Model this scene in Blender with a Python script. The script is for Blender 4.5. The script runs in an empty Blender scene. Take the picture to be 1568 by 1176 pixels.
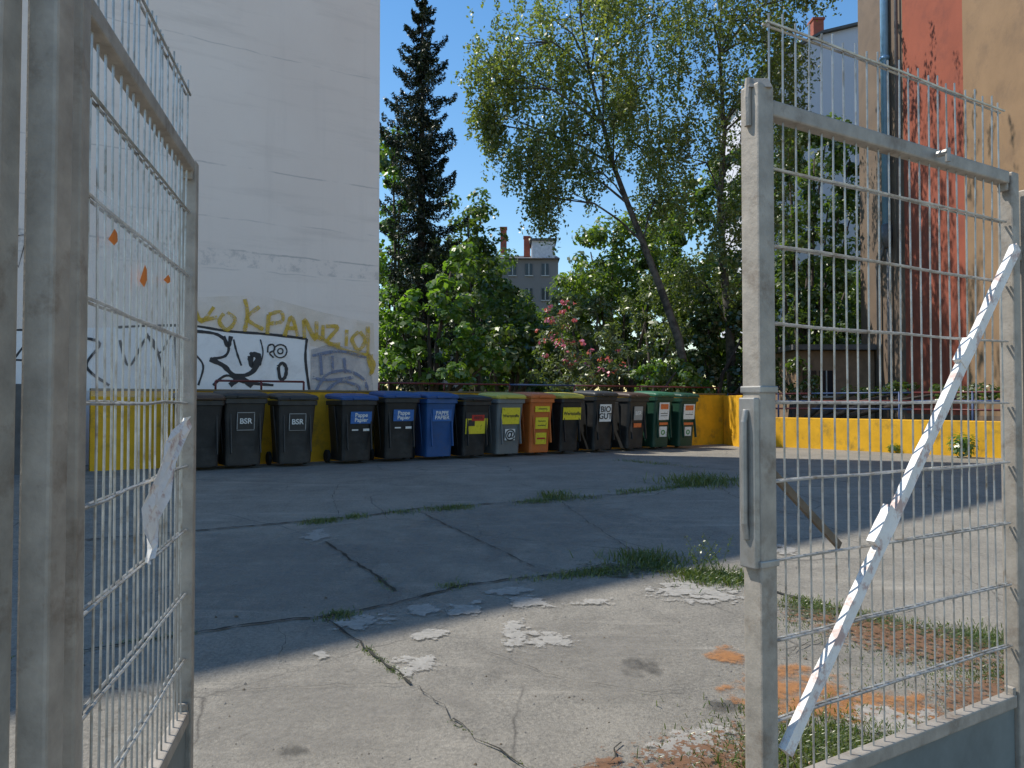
import bpy, math, random
import numpy as np
from mathutils import Vector, Matrix
random.seed(7); rng=np.random.default_rng(11)
sc=bpy.context.scene
F=1178.0; EYE=1.55
def site(u,v,Y): return Vector(((u-784)/F*Y, Y, EYE+(615-v)/F*Y))
def gz(Y): return 0.061*max(-10,min(10,Y))
def GP(u,v):
    k=(v-615)/F; d=1.55/(k+.061)
    if d>10: d=.94/k
    return ((u-784)/F*d, d)

# ---------------------------------------------------------------- materials
def newmat(name):
    m=bpy.data.materials.new(name); m.use_nodes=True
    nt=m.node_tree; nt.nodes.clear()
    out=nt.nodes.new('ShaderNodeOutputMaterial')
    return m,nt,out
def N(nt,t,**kw):
    n=nt.nodes.new(t)
    for k,v in kw.items():
        if k in n.inputs: n.inputs[k].default_value=v
        else: setattr(n,k,v)
    return n
def c4(c): return (c[0],c[1],c[2],1)
def noise(nt,co,scale,detail=4,rough=.6):
    n=N(nt,'ShaderNodeTexNoise'); n.inputs['Scale'].default_value=scale
    n.inputs['Detail'].default_value=detail; n.inputs['Roughness'].default_value=rough
    nt.links.new(co,n.inputs['Vector']); return n.outputs['Fac']
def ramp(nt,f,a,b,ca=(0,0,0,1),cb=(1,1,1,1)):
    r=N(nt,'ShaderNodeValToRGB'); e=r.color_ramp.elements
    e[0].position=a; e[0].color=ca; e[1].position=b; e[1].color=cb
    nt.links.new(f,r.inputs['Fac']); return r.outputs['Color']
def mix(nt,f,a,b,mode='MIX'):
    m=N(nt,'ShaderNodeMix',data_type='RGBA',blend_type=mode)
    for i,x in ((0,f),(6,a),(7,b)):
        if isinstance(x,(int,float)): m.inputs[i].default_value=x
        elif isinstance(x,tuple): m.inputs[i].default_value=x if len(x)==4 else c4(x)
        else: nt.links.new(x,m.inputs[i])
    return m.outputs[2]
def mth(nt,op,a,b=None,clamp=False):
    m=N(nt,'ShaderNodeMath',operation=op); m.use_clamp=clamp
    for i,x in ((0,a),(1,b)):
        if x is None: continue
        if isinstance(x,(int,float)): m.inputs[i].default_value=x
        else: nt.links.new(x,m.inputs[i])
    return m.outputs[0]
def std(name,col,rough=.6,metal=0,var=.25,scale=6,bump=.0,bscale=60,dirt=None,dscale=2,da=.5,db=.75):
    m,nt,out=newmat(name)
    p=N(nt,'ShaderNodeBsdfPrincipled'); p.inputs['Roughness'].default_value=rough; p.inputs['Metallic'].default_value=metal
    co=N(nt,'ShaderNodeTexCoord').outputs['Object']
    f=ramp(nt,noise(nt,co,scale,6,.65),.3,.7)
    col2=tuple(x*(1-var) for x in col); col1=tuple(min(1,x*(1+var*.6)) for x in col)
    c=mix(nt,f,col2,col1)
    if dirt:
        c=mix(nt,ramp(nt,noise(nt,co,dscale,8,.7),da,db),c,dirt)
    nt.links.new(c,p.inputs['Base Color'])
    if bump:
        b=N(nt,'ShaderNodeBump'); b.inputs['Strength'].default_value=bump; b.inputs['Distance'].default_value=.01
        nt.links.new(noise(nt,co,bscale,5,.6),b.inputs['Height']); nt.links.new(b.outputs[0],p.inputs['Normal'])
    nt.links.new(p.outputs[0],out.inputs[0]); return m
def leafmat(name,c1,c2,trans=.4,bright=1.0):
    m,nt,out=newmat(name)
    g=N(nt,'ShaderNodeNewGeometry'); co=N(nt,'ShaderNodeTexCoord').outputs['Object']
    c=mix(nt,g.outputs['Random Per Island'],c1,c2)
    c=mix(nt,ramp(nt,noise(nt,co,1.1,3,.5),.35,.65),mix(nt,.5,c,tuple(x*.6 for x in c1)),c)
    d=N(nt,'ShaderNodeBsdfDiffuse'); t=N(nt,'ShaderNodeBsdfTranslucent'); gl=N(nt,'ShaderNodeBsdfGlossy'); gl.inputs['Roughness'].default_value=.38
    gl.inputs['Color'].default_value=(.65,.65,.6,1)
    nt.links.new(c,d.inputs[0]); nt.links.new(mix(nt,1.0,c,(2.3*bright,2.3*bright,.75,1),'MULTIPLY'),t.inputs[0])
    s=N(nt,'ShaderNodeMixShader'); s.inputs[0].default_value=trans
    nt.links.new(d.outputs[0],s.inputs[1]); nt.links.new(t.outputs[0],s.inputs[2])
    s2=N(nt,'ShaderNodeMixShader'); s2.inputs[0].default_value=.1
    nt.links.new(s.outputs[0],s2.inputs[1]); nt.links.new(gl.outputs[0],s2.inputs[2])
    nt.links.new(s2.outputs[0],out.inputs[0]); return m

# ---------------------------------------------------------------- mesh helpers
class MB:
    def __init__(s): s.v=[];s.f=[];s.m=[]
    def add(s,vs,fs,mi=0):
        o=len(s.v); s.v+= [tuple(x) for x in vs]; s.f+=[tuple(i+o for i in f) for f in fs]; s.m+=[mi]*len(fs)
    def box(s,c,d,mi=0,M=None):
        x,y,z=[q/2 for q in d]
        vs=[Vector((a*x,b*y,e*z)) for e in(-1,1) for a,b in((-1,-1),(1,-1),(1,1),(-1,1))]
        if M is not None: vs=[M@q for q in vs]
        vs=[q+Vector(c) for q in vs]
        s.add(vs,[(3,2,1,0),(4,5,6,7),(0,1,5,4),(1,2,6,5),(2,3,7,6),(3,0,4,7)],mi)
    def tube(s,pts,rad,n=6,mi=0,cap=True):
        pts=[Vector(p) for p in pts]
        if not hasattr(rad,'__len__'): rad=[rad]*len(pts)
        o=len(s.v); prev=None
        for i,p in enumerate(pts):
            t=(pts[min(i+1,len(pts)-1)]-pts[max(i-1,0)]).normalized()
            a=Vector((0,0,1)) if abs(t.z)<.9 else Vector((1,0,0))
            if prev is not None: a=prev
            x=(a-t*a.dot(t)).normalized(); y=t.cross(x); prev=x
            off=math.pi/4 if n==4 else 0
            for k in range(n):
                an=2*math.pi*k/n+off
                s.v.append(tuple(p+(x*math.cos(an)+y*math.sin(an))*rad[i]))
        for i in range(len(pts)-1):
            for k in range(n):
                a=o+i*n+k;b=o+i*n+(k+1)%n
                s.f.append((a,b,b+n,a+n)); s.m.append(mi)
        if cap:
            s.f.append(tuple(o+k for k in range(n))[::-1]); s.m.append(mi)
            e=o+(len(pts)-1)*n; s.f.append(tuple(e+k for k in range(n))); s.m.append(mi)
    def obj(s,name,mats,parent=None,smooth=False,loc=None,bevel=0):
        me=bpy.data.meshes.new(name); me.from_pydata(s.v,[],s.f)
        for m in (mats if isinstance(mats,(list,tuple)) else [mats]): me.materials.append(m)
        me.polygons.foreach_set('material_index',s.m)
        if smooth: me.polygons.foreach_set('use_smooth',[True]*len(s.f))
        me.update(); o=bpy.data.objects.new(name,me); sc.collection.objects.link(o)
        if parent: o.parent=parent
        if loc: o.location=loc
        if bevel:
            b=o.modifiers.new('b','BEVEL'); b.width=bevel; b.segments=2; b.limit_method='ANGLE'
        return o
def empty(name,loc=(0,0,0),rz=0):
    o=bpy.data.objects.new(name,None); sc.collection.objects.link(o); o.location=loc; o.rotation_euler[2]=rz
    o.empty_display_size=.2; return o
def leafobj(name,C,Nn,size,mat,parent=None,asp=.6):
    n=len(C); Nn=Nn/ (np.linalg.norm(Nn,axis=1,keepdims=True)+1e-9)
    r=rng.normal(size=(n,3)); t=np.cross(Nn,r); t/=np.linalg.norm(t,axis=1,keepdims=True)+1e-9
    b=np.cross(Nn,t); s=(size*rng.uniform(.65,1.3,size=n))[:,None]
    V=np.empty((n,4,3)); V[:,0]=C-t*s; V[:,1]=C+b*s*asp+Nn*s*.12; V[:,2]=C+t*s; V[:,3]=C-b*s*asp+Nn*s*.12
    me=bpy.data.meshes.new(name); me.vertices.add(4*n); me.vertices.foreach_set('co',V.reshape(-1))
    me.loops.add(4*n); me.loops.foreach_set('vertex_index',np.arange(4*n,dtype=np.int32))
    me.polygons.add(n); me.polygons.foreach_set('loop_start',np.arange(0,4*n,4,dtype=np.int32))
    me.update(calc_edges=True); me.validate(); me.materials.append(mat)
    o=bpy.data.objects.new(name,me); sc.collection.objects.link(o)
    if parent: o.parent=parent
    return o
def rdir(n):
    d=rng.normal(size=(n,3)); return d/np.linalg.norm(d,axis=1,keepdims=True)
def clumps(blobs,nc,nl,cr):
    Cs=[];Ns=[]
    for b in blobs:
        c=np.array(site(b[0],b[1],b[4])); r=np.array([b[2]/F*b[4], (b[5] if len(b)>5 else b[2]/F*b[4]), b[3]/F*b[4]])
        k=max(5,int(nc*(r[0]*r[2]+.3)))
        cc=c+rdir(k)*(rng.uniform(.1,1,size=(k,1))**.45)*r
        rr=cr*rng.uniform(.5,1.25,size=k)
        for q,w in zip(cc,rr):
            m=int(nl*rng.uniform(.6,1.3)); d=rdir(m)
            Cs.append(q+d*np.array([1,1,.72])*w*rng.uniform(.25,1,size=(m,1))**.5)
            Ns.append(d+np.array([0,0,.6])+rng.normal(size=(m,3))*.5)
    return np.concatenate(Cs),np.concatenate(Ns)
def shrub(name,blobs,mat,nc=14,nl=90,cr=.3,ls=.07,asp=.6,trunkmat=None,base=None):
    e=empty(name); C,Nn=clumps(blobs,nc,int(nl*.76),cr)
    k=C[:,2]>.62; leafobj('foliage',C[k],Nn[k],ls*1.09,mat,e,asp)
    mb=MB(); b0=base or (blobs[0][0],blobs[0][4])
    p0=site(b0[0],615,b0[1]); p0.z=.55
    for b in blobs:
        q=site(b[0],b[1],b[4]); mid=(p0+q)/2+Vector((random.uniform(-.2,.2),0,.3))
        mb.tube([p0,(p0+mid)/2+Vector((0,0,.15)),mid,q],[.09,.07,.05,.02],6)
    mb.obj('branches',trunkmat or M_bark,e,True); return e

# ---------------------------------------------------------------- material set
M_bark=std('bark_dark',(.07,.055,.045),.9,var=.5,scale=8,bump=.6,bscale=25)
M_birch=std('bark_birch',(.15,.135,.115),.85,var=.4,scale=5,dirt=(.035,.03,.025),dscale=5,da=.42,db=.58)
M_steel=std('galvanised_steel',(.36,.35,.33),.5,.55,var=.3,scale=9,dirt=(.2,.17,.13),dscale=12,da=.5,db=.8)
M_post=std('weathered_post_steel',(.38,.34,.29),.6,.22,var=.3,scale=11,bump=.2,bscale=50,dirt=(.17,.125,.09),dscale=7,da=.55,db=.75)
M_wire=std('wire_steel',(.48,.48,.46),.42,.5,var=.3,scale=20,dirt=(.22,.18,.13),dscale=15,da=.5,db=.7)
M_plate=std('kick_plate',(.17,.2,.2),.6,.2,var=.25,scale=5)
M_tape=std('barrier_tape',(.82,.79,.75),.5,var=.14,scale=14,dirt=(.52,.37,.33),dscale=17,da=.52,db=.62,bump=.4,bscale=30)
M_wood=std('brown_bar',(.17,.13,.09),.8,var=.35,scale=20)
M_or=std('orange_tape',(.75,.22,.04),.6)

m,nt,out=newmat('courtyard_concrete'); M_conc=m
p=N(nt,'ShaderNodeBsdfPrincipled'); p.inputs['Roughness'].default_value=.9
co=N(nt,'ShaderNodeTexCoord').outputs['Object']
big=ramp(nt,noise(nt,co,.45,8,.65),.38,.62); med=ramp(nt,noise(nt,co,2.2,10,.75),.36,.64); fine=ramp(nt,noise(nt,co,55,6,.75),.3,.72)
c=mix(nt,big,(.145,.132,.112),(.27,.243,.20)); c=mix(nt,.5,c,mix(nt,med,(.09,.083,.072),(.37,.33,.27)))
c=mix(nt,.42,c,mix(nt,fine,(.06,.056,.048),(.46,.42,.35)))
vor=N(nt,'ShaderNodeTexVoronoi'); vor.inputs['Scale'].default_value=95; nt.links.new(co,vor.inputs['Vector'])
c=mix(nt,ramp(nt,vor.outputs['Distance'],.06,.16,(1,1,1,1),(0,0,0,1)),c,(.44,.40,.33))
st=ramp(nt,noise(nt,co,1.3,10,.8),.60,.72); c=mix(nt,mth(nt,'MULTIPLY',st,.45),c,(.07,.065,.056))
mp=N(nt,'ShaderNodeMapping'); mp.inputs['Rotation'].default_value=(0,0,.55); mp.inputs['Scale'].default_value=(.7,5,1); nt.links.new(co,mp.inputs[0])
c=mix(nt,mth(nt,'MULTIPLY',ramp(nt,noise(nt,mp.outputs[0],1.2,8,.7),.56,.68),.45),c,(.40,.36,.30))
wv=N(nt,'ShaderNodeMix',data_type='VECTOR'); wv.inputs[0].default_value=.12
nz=N(nt,'ShaderNodeTexNoise'); nz.inputs['Scale'].default_value=2.5; nz.inputs['Detail'].default_value=6; nt.links.new(co,nz.inputs['Vector'])
nt.links.new(co,wv.inputs[4]); nt.links.new(nz.outputs['Color'],wv.inputs[5])
v2=N(nt,'ShaderNodeTexVoronoi',feature='DISTANCE_TO_EDGE'); v2.inputs['Scale'].default_value=.75; nt.links.new(wv.outputs[1],v2.inputs['Vector'])
hc=mth(nt,'MULTIPLY',ramp(nt,v2.outputs['Distance'],.0015,.005,(1,1,1,1),(0,0,0,1)),ramp(nt,noise(nt,co,.9,4),.48,.56))
c=mix(nt,mth(nt,'MULTIPLY',hc,.7),c,(.045,.04,.035))
nt.links.new(c,p.inputs['Base Color'])
b=N(nt,'ShaderNodeBump'); b.inputs['Strength'].default_value=.65; b.inputs['Distance'].default_value=.015
h=mth(nt,'ADD',noise(nt,co,70,6,.7),mth(nt,'MULTIPLY',noise(nt,co,7,8,.65),1.8)); nt.links.new(h,b.inputs['Height'])
nt.links.new(b.outputs[0],p.inputs['Normal']); nt.links.new(p.outputs[0],out.inputs[0])

def flake(name,col,thr=.47,sc_=7,fall=False,soft=.03,alpha=1.0):
    m,nt,out=newmat(name); co=N(nt,'ShaderNodeTexCoord').outputs['Object']
    p=N(nt,'ShaderNodeBsdfPrincipled'); p.inputs['Roughness'].default_value=.85
    c=mix(nt,ramp(nt,noise(nt,co,30,6,.7),.3,.7),tuple(x*.6 for x in col),col); nt.links.new(c,p.inputs['Base Color'])
    tr=N(nt,'ShaderNodeBsdfTransparent'); s=N(nt,'ShaderNodeMixShader')
    f=noise(nt,co,sc_,10,.72)
    if fall:
        at=N(nt,'ShaderNodeAttribute',attribute_name='fall')
        f=mth(nt,'ADD',mth(nt,'MULTIPLY',mth(nt,'SUBTRACT',f,.5),2.6),mth(nt,'MULTIPLY',at.outputs['Fac'],.8))
        f=mth(nt,'MULTIPLY',f,ramp(nt,at.outputs['Fac'],0.0,.25),True)
    nt.links.new(mth(nt,'MULTIPLY',ramp(nt,f,max(0,thr-soft/2),min(1,thr+soft)),alpha),s.inputs[0])
    nt.links.new(tr.outputs[0],s.inputs[1]); nt.links.new(p.outputs[0],s.inputs[2]); nt.links.new(s.outputs[0],out.inputs[0]); return m
M_white=flake('white_paint_flakes',(.48,.45,.40),.47,11,True,.10,.75); M_orange=flake('orange_paint_flakes',(.48,.21,.07),.47,7,True,.25,.75)
M_light=flake('pale_concrete_patch',(.34,.31,.265),.50,3,True,.45,.55)
M_rust=flake('dry_leaf_debris',(.22,.11,.055),.62,30,True,.08,.85); M_stain=flake('oil_stain',(.06,.056,.05),.50,8,True,.4,.5)
M_moss=flake('moss',(.07,.085,.035),.60,20,True,.1,.9)

m,nt,out=newmat('white_plaster'); M_plaster=m
p=N(nt,'ShaderNodeBsdfPrincipled'); p.inputs['Roughness'].default_value=.9
tc=N(nt,'ShaderNodeTexCoord'); co=tc.outputs['Object']
sep=N(nt,'ShaderNodeSeparateXYZ'); nt.links.new(co,sep.inputs[0]); z=sep.outputs['Z']
c=mix(nt,ramp(nt,noise(nt,co,.35,6,.6),.35,.65),(.84,.74,.67),(.90,.81,.74))
st=N(nt,'ShaderNodeMapping'); st.inputs['Scale'].default_value=(.5,.5,4); nt.links.new(co,st.inputs[0])
c=mix(nt,mth(nt,'MULTIPLY',ramp(nt,noise(nt,st.outputs[0],1.0,8,.65),.52,.75),.45),c,(.60,.53,.48))
st2=N(nt,'ShaderNodeMapping'); st2.inputs['Scale'].default_value=(3,3,.25); nt.links.new(co,st2.inputs[0])
c=mix(nt,mth(nt,'MULTIPLY',ramp(nt,noise(nt,st2.outputs[0],1.0,8,.65),.55,.75),.2),c,(.58,.52,.48))
wob=mth(nt,'MULTIPLY',mth(nt,'SUBTRACT',noise(nt,co,1.3,3),.5),.10)
zz=mth(nt,'ADD',z,wob); br=ramp(nt,noise(nt,co,1.7,5),.42,.55)
for z0,w,k in ((4.02,.012,.55),(4.55,.01,.3),(5.42,.011,.45),(7.4,.010,.35),(3.72,.010,.3),(9.4,.010,.3)):
    d=mth(nt,'ABSOLUTE',mth(nt,'SUBTRACT',zz,z0)); l=mth(nt,'LESS_THAN',d,w)
    c=mix(nt,mth(nt,'MULTIPLY',mth(nt,'MULTIPLY',l,br),k),c,(.38,.36,.35))
band=mth(nt,'MULTIPLY',mth(nt,'MULTIPLY',mth(nt,'LESS_THAN',mth(nt,'ABSOLUTE',mth(nt,'SUBTRACT',zz,3.9)),.14),ramp(nt,noise(nt,co,5,8,.8),.50,.62)),.5)
c=mix(nt,band,c,(.42,.40,.39))
low=mth(nt,'MULTIPLY',mth(nt,'SUBTRACT',2.9,z),.4,True)
c=mix(nt,mth(nt,'MULTIPLY',low,noise(nt,co,3,6)),c,(.48,.46,.45))
nt.links.new(c,p.inputs['Base Color'])
b=N(nt,'ShaderNodeBump'); b.inputs['Strength'].default_value=.3; b.inputs['Distance'].default_value=.02; nt.links.new(noise(nt,co,12,8,.7),b.inputs['Height']); nt.links.new(b.outputs[0],p.inputs['Normal'])
nt.links.new(p.outputs[0],out.inputs[0])

M_yel=std('yellow_wall_paint',(.76,.40,.010),.75,var=.18,scale=4,bump=.3,bscale=40,dirt=(.24,.15,.03),dscale=3,da=.52,db=.72)
M_greyw=std('grey_concrete_wall',(.12,.115,.11),.9,var=.35,scale=3,bump=.4,bscale=30)
M_red=std('red_rail_paint',(.13,.025,.025),.5); M_blue=std('blue_rail_paint',(.03,.06,.15),.5)
M_tan=std('tan_render',(.30,.19,.105),.9,var=.15,scale=1.2,bump=.2,bscale=30,dirt=(.2,.13,.08),dscale=1.5)
M_terra=std('terracotta_render',(.33,.088,.048),.9,var=.15,scale=1.0,bump=.2,bscale=30,dirt=(.2,.06,.04),dscale=1.5)
M_brown=std('brown_beige_render',(.19,.135,.095),.9,var=.18,scale=1.2,bump=.2,bscale=30,dirt=(.12,.09,.07),dscale=1.5)
M_pipe=std('blue_drainpipe',(.25,.45,.66),.4,.2,var=.15); M_pipe2=std('grey_drainpipe',(.14,.13,.13),.5)
M_glass=std('window_glass',(.02,.025,.03),.12,var=.1); M_frame=std('window_frame',(.5,.5,.48),.6)
M_soil=std('soil_and_groundcover',(.045,.06,.02),.95,var=.5,scale=3,bump=.5,bscale=20)
M_grey_fac=std('grey_facade',(.22,.21,.20),.9,var=.15,scale=.5); M_roof=std('roof_slate',(.12,.115,.115),.8)
M_chim=std('chimney_brick',(.36,.10,.06),.9); M_lav=std('pale_gable_render',(.68,.66,.70),.9,var=.06,scale=.5)
M_rooflt=std('zinc_roof',(.62,.62,.63),.6)

# ---------------------------------------------------------------- ground
mb=MB(); ys=[-600,-10]+[i for i in range(-8,10,2)]+[10,12,16,25,60,200,900]
for i,y in enumerate(ys): mb.v+=[(-700,y,gz(y)),(700,y,gz(y))]
for i in range(len(ys)-1): mb.f.append((2*i,2*i+1,2*i+3,2*i+2)); mb.m.append(0)
mb.obj('ground',M_conc)

# ---------------------------------------------------------------- left building
A=Vector((-2.42,13.95,0)); wd=Vector((-.8423,-.5391,0)); wn=Vector((.5391,-.8423,0))
B=A+wd*22; D=A+Vector((-.94,.34,0))*12; Cc=B-wn*14  # unseen end wall's skew made up so sun reaches ground by right-hand bins
mb=MB(); H=18.0; fp=[A,B,Cc,D]
mb.add([p+Vector((0,0,.3)) for p in fp]+[p+Vector((0,0,H)) for p in fp],[(0,1,5,4),(1,2,6,5),(2,3,7,6),(3,0,4,7),(4,5,6,7)])
bl=empty('white_plaster_building'); mb.obj('walls',M_plaster,bl)
mb=MB(); fr=[A-wn*.3-wd*-.1,B,Cc,D]; mb.add([p+Vector((0,0,H+.004)) for p in fr]+[p+Vector((0,0,H+.15)) for p in fr],[(0,1,5,4),(1,2,6,5),(2,3,7,6),(3,0,4,7),(4,5,6,7)]); mb.obj('roof',M_roof,bl)

def wallpt(u,v,off):
    d=580-u; s=d*.01255-d*d*.0000045; Y=13.95-.0061*d
    p=A+wd*s+wn*off; p.z=EYE+(615-v)/F*Y; return p
lay=[.006]
def ribbon(mb,pts,w,mi=0,closed=False,smooth=True):
    lay[0]+=.0006
    P=[Vector((a,b,0)) for a,b in pts]
    if closed: P=P+[P[0],P[1]]
    if smooth and len(P)>2:
        Q=[]
        for i in range(len(P)-1):
            p0=P[max(i-1,0)];p1=P[i];p2=P[i+1];p3=P[min(i+2,len(P)-1)]
            for t in np.linspace(0,1,6,endpoint=False):
                Q.append(.5*((2*p1)+(p2-p0)*t+(2*p0-5*p1+4*p2-p3)*t*t+(3*p1-p0-3*p2+p3)*t**3))
        Q.append(P[-1]); P=Q
    vs=[]
    for i,p in enumerate(P):
        t=(P[min(i+1,len(P)-1)]-P[max(i-1,0)]); t=t.normalized() if t.length>0 else Vector((1,0,0))
        nrm=Vector((-t.y,t.x,0)); ww=w/2*random.uniform(.8,1.15)
        vs+=[wallpt(*(p+nrm*ww).xy,lay[0]),wallpt(*(p-nrm*ww).xy,lay[0])]
    mb.add(vs,[(2*i,2*i+1,2*i+3,2*i+2) for i in range(len(P)-1)],mi)
M_gw=std('spray_white',(.90,.89,.89),.7,var=.05,dirt=(.68,.66,.66),dscale=3); M_gk=std('spray_black',(.03,.03,.035),.6)
M_gy=flake('spray_yellow',(.82,.55,.07),.38,9,soft=.2,alpha=.9); M_gb=flake('spray_bluegrey',(.25,.29,.42),.42,9,soft=.1); M_gr=std('spray_red',(.4,.08,.06),.7)
M_haze=flake('spray_haze_grey',(.42,.44,.52),.45,2,soft=.3,alpha=.6)
mb=MB()
f1=[(12,503),(48,503),(60,545),(110,500),(185,500),(230,498),(300,500),(345,506),(400,512),(471,519),(476,560),(474,598),(0,598)]
mb.add([wallpt(a,b,.004) for a,b in f1],[tuple(range(len(f1)))],0)
f2=[(476,536),(500,528),(540,532),(566,540),(572,598),(476,598)]
mb.add([wallpt(a,b,.003) for a,b in f2],[tuple(range(len(f2)))],5)
f3=[(300,455),(400,452),(500,480),(572,495),(574,545),(476,530),(471,517),(400,510),(300,498)]
mb.add([wallpt(a,b,.002) for a,b in f3],[tuple(range(len(f3)))],6)
for pts,w in [([(12,502),(48,503),(47,520),(30,545)],3.5),([(15,548),(50,550)],3),([(185,500),(240,498),(300,499),(350,507),(410,512),(470,519)],4),
  ([(470,519),(468,550),(474,597)],4),([(303,507),(335,512),(352,528),(348,545),(325,550)],4.5),([(325,550),(345,560),(362,575),(385,572),(398,555),(395,545)],7),
  ([(385,545),(388,560),(398,548),(392,543),(385,545)],9),([(360,520),(365,540),(372,560)],3),([(300,540),(315,560),(308,590)],3),([(330,590),(350,575),(375,585),(420,590)],4),
  ([(345,515),(352,530),(356,515)],6),([(355,590),(372,580),(388,592)],8),([(400,520),(404,540),(400,560)],2),
  ([(190,520),(205,560),(235,515),(262,590)],4),([(230,510),(250,540),(270,510),(275,560)],3.5),([(100,520),(120,590)],4),([(130,515),(160,525),(140,560),(175,590)],4),
  ([(427,562),(433,556),(439,564),(437,578),(430,580),(427,562)],5),([(411,540),(412,530),(419,528),(421,536),(414,541),(420,548)],2.5)]:
    ribbon(mb,pts,w,1)
for r in (10,4):
    ribbon(mb,[(430+r*math.cos(a),538+r*math.sin(a)) for a in np.linspace(0,6.28,9)],2.2,1)
ribbon(mb,[(18,352),(46,350),(33,402),(18,352)],2.2,1,smooth=False); ribbon(mb,[(30,335),(30,360)],2,1)
yl=[[(300,470),(312,492),(330,470)],[(300,462),(306,488),(335,486)],[(345,480),(338,492),(350,505),(362,490),(350,478)],[(376,458),(380,480),(376,508)],[(398,470),(380,488),(404,505)],
 [(412,482),(410,512)],[(412,482),(430,478),(432,492),(412,496)],[(436,515),(446,486),(456,515)],[(440,503),(454,503)],[(466,518),(466,490),(482,520),(484,492)],[(494,498),(493,522)],
 [(498,500),(516,502),(500,524),(520,528)],[(530,505),(529,530)],[(548,508),(538,520),(548,536),(558,522),(550,508)],[(562,500),(563,545),(569,572)],[(478,512),(530,538),(570,545)],[(565,545),(572,560),(565,575)]]
for q in yl: ribbon(mb,q,6,2)
for q in [[(490,545),(492,575)],[(508,545),(509,572)],[(526,548),(528,572)],[(478,545),(520,538),(560,548)],[(484,598),(500,574),(530,568),(555,580),(562,598)],[(500,598),(520,584),(545,590),(550,598)],[(478,578),(500,582),(540,578)]]: ribbon(mb,q,4.5,3)
ribbon(mb,[(15,455),(22,462),(18,475)],4,4)
mb.obj('graffiti',[M_gw,M_gk,M_gy,M_gb,M_gr,M_haze,flake('spray_yellow_haze',(.78,.60,.25),.5,1.6,soft=.3,alpha=.3)],bl)

# ---------------------------------------------------------------- walls + railings
WD=Vector((.8423,.5391,0))
def wline(u,Y0): 
    t=(u-784)/F; Y=Y0/(1-.64*t); return Vector((t*Y,Y,0))
def wallseg(mb,p,q,z0,z1,th=.2,mi=0):
    p=Vector(p);q=Vector(q); d=(q-p); L=d.length; an=math.atan2(d.y,d.x)
    mb.box(((p+q)/2).to_2d().to_3d()+Vector((0,0,(z0+z1)/2)),(L,th,z1-z0),mi,Matrix.Rotation(an,3,'Z'))
yw=empty('yellow_wall'); mb=MB()
a=wline(138,14.15); b=wline(1106,14.15)
wallseg(mb,a,b,.4,1.70,.18)
wallseg(mb,b+Vector((.06,-.17,0)),b+Vector((.12,-1.35,0)),.4,1.68,.18)
mb.obj('wall',M_yel,yw,bevel=.012)
mb=MB(); wallseg(mb,a,b,1.702,1.73,.22); mb.obj('coping',std('coping',(.2,.15,.07),.9),yw)
gw=MB(); wallseg(gw,wline(-400,14.15),a-WD*.1,.0,1.78,.22); gw.obj('grey_concrete_wall',M_greyw,bevel=.01)
lw=MB(); l0=Vector((5.05,16.75,0)); l2=Vector((11,9.4,0))
wallseg(lw,l0,l2,.4,1.22,.2); wallseg(lw,Vector((4.72,16.6,0)),l0,.4,1.21,.2); lw.obj('low_yellow_wall',M_yel,bevel=.012)
def up(p,z): return Vector((p.x,p.y,z))
r=empty('pipe_railing'); mb=MB()
us=[330,400,465,580,680,780,880,980,1100]
for i in range(len(us)-1):
    if us[i]==465: continue
    mb.tube([up(wline(us[i],14.15),1.86),up(wline(us[i+1],14.15),1.86)],.016,8,i%3==2 and 1 or 0)
for i,u in enumerate(us): mb.tube([up(wline(u,14.15),1.73),up(wline(u,14.15),1.86)],.016,8,0)
mb.obj('pipes',[M_red,M_blue],r,True)
r=empty('pipe_railing'); mb=MB(); off=Vector((.55,.45,0))
for k,zr in enumerate((1.40,1.56,1.72)): 
    a_=l0+off-Vector((.6,-.6,0)); b_=l2+off
    n=5
    for j in range(n): mb.tube([up(a_.lerp(b_,j/n),zr),up(a_.lerp(b_,(j+1)/n),zr)],.018,8,(j+k)%2)
for j in range(9): q=(l0+off-Vector((.6,-.6,0))).lerp(l2+off,j/8); mb.tube([up(q,.5),up(q,1.74)],.02,8,1)
mb.obj('pipes',[M_red,M_blue],r,True)
mb=MB()
pts=[wline(560,14.3),wline(1106,14.3),Vector((5.3,16.9,0)),Vector((11.2,9.6,0)),Vector((45,9.6,0)),Vector((600,300,0)),Vector((600,850,0)),Vector((-600,850,0)),Vector((-600,300,0)),Vector((-13,17.9,0))]
mb.add([(p.x,p.y,.66) for p in pts],[tuple(range(len(pts)))]); mb.obj('planting_bed_ground',M_soil)

# ---------------------------------------------------------------- right building
rb=empty('terracotta_building'); mb=MB(); X0=10.0
zs=[(8.0,16.9,0),(16.9,19.5,1),(19.5,22.0,2)]
for y0,y1,mi in zs: mb.add([(X0,y0,.3),(X0,y1,.3),(X0,y1,21),(X0,y0,21)],[(0,3,2,1)],mi)
mb.add([(X0,22,.3),(24,22,.3),(24,22,21),(X0,22,21),(X0,8,.3),(24,8,.3),(24,8,21),(X0,8,21)],[(0,1,2,3),(4,7,6,5),(1,5,6,2),(3,2,6,7)],2)
mb.obj('walls',[M_tan,M_terra,M_brown],rb)
mb=MB(); mb.box((17,15,21.2),(14.4,14.4,.3)); mb.obj('roof',M_roof,rb)
mb=MB()
mb.tube([(9.88,20.2,6.2),(9.88,20.2,20.8)],.10,12,0)
for zc in (8.2,10.6,13,15.5): mb.tube([(9.88,20.2,zc),(9.88,20.2,zc+.08)],.125,12,0)
mb.tube([(9.88,20.2,6.2),(9.86,20.15,5.9),(9.86,20.1,5.6)],[.13,.14,.09],12,1)
mb.tube([(9.9,20.75,.6),(9.9,20.75,5.2),(9.88,20.3,5.7)],.045,8,1)
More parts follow.
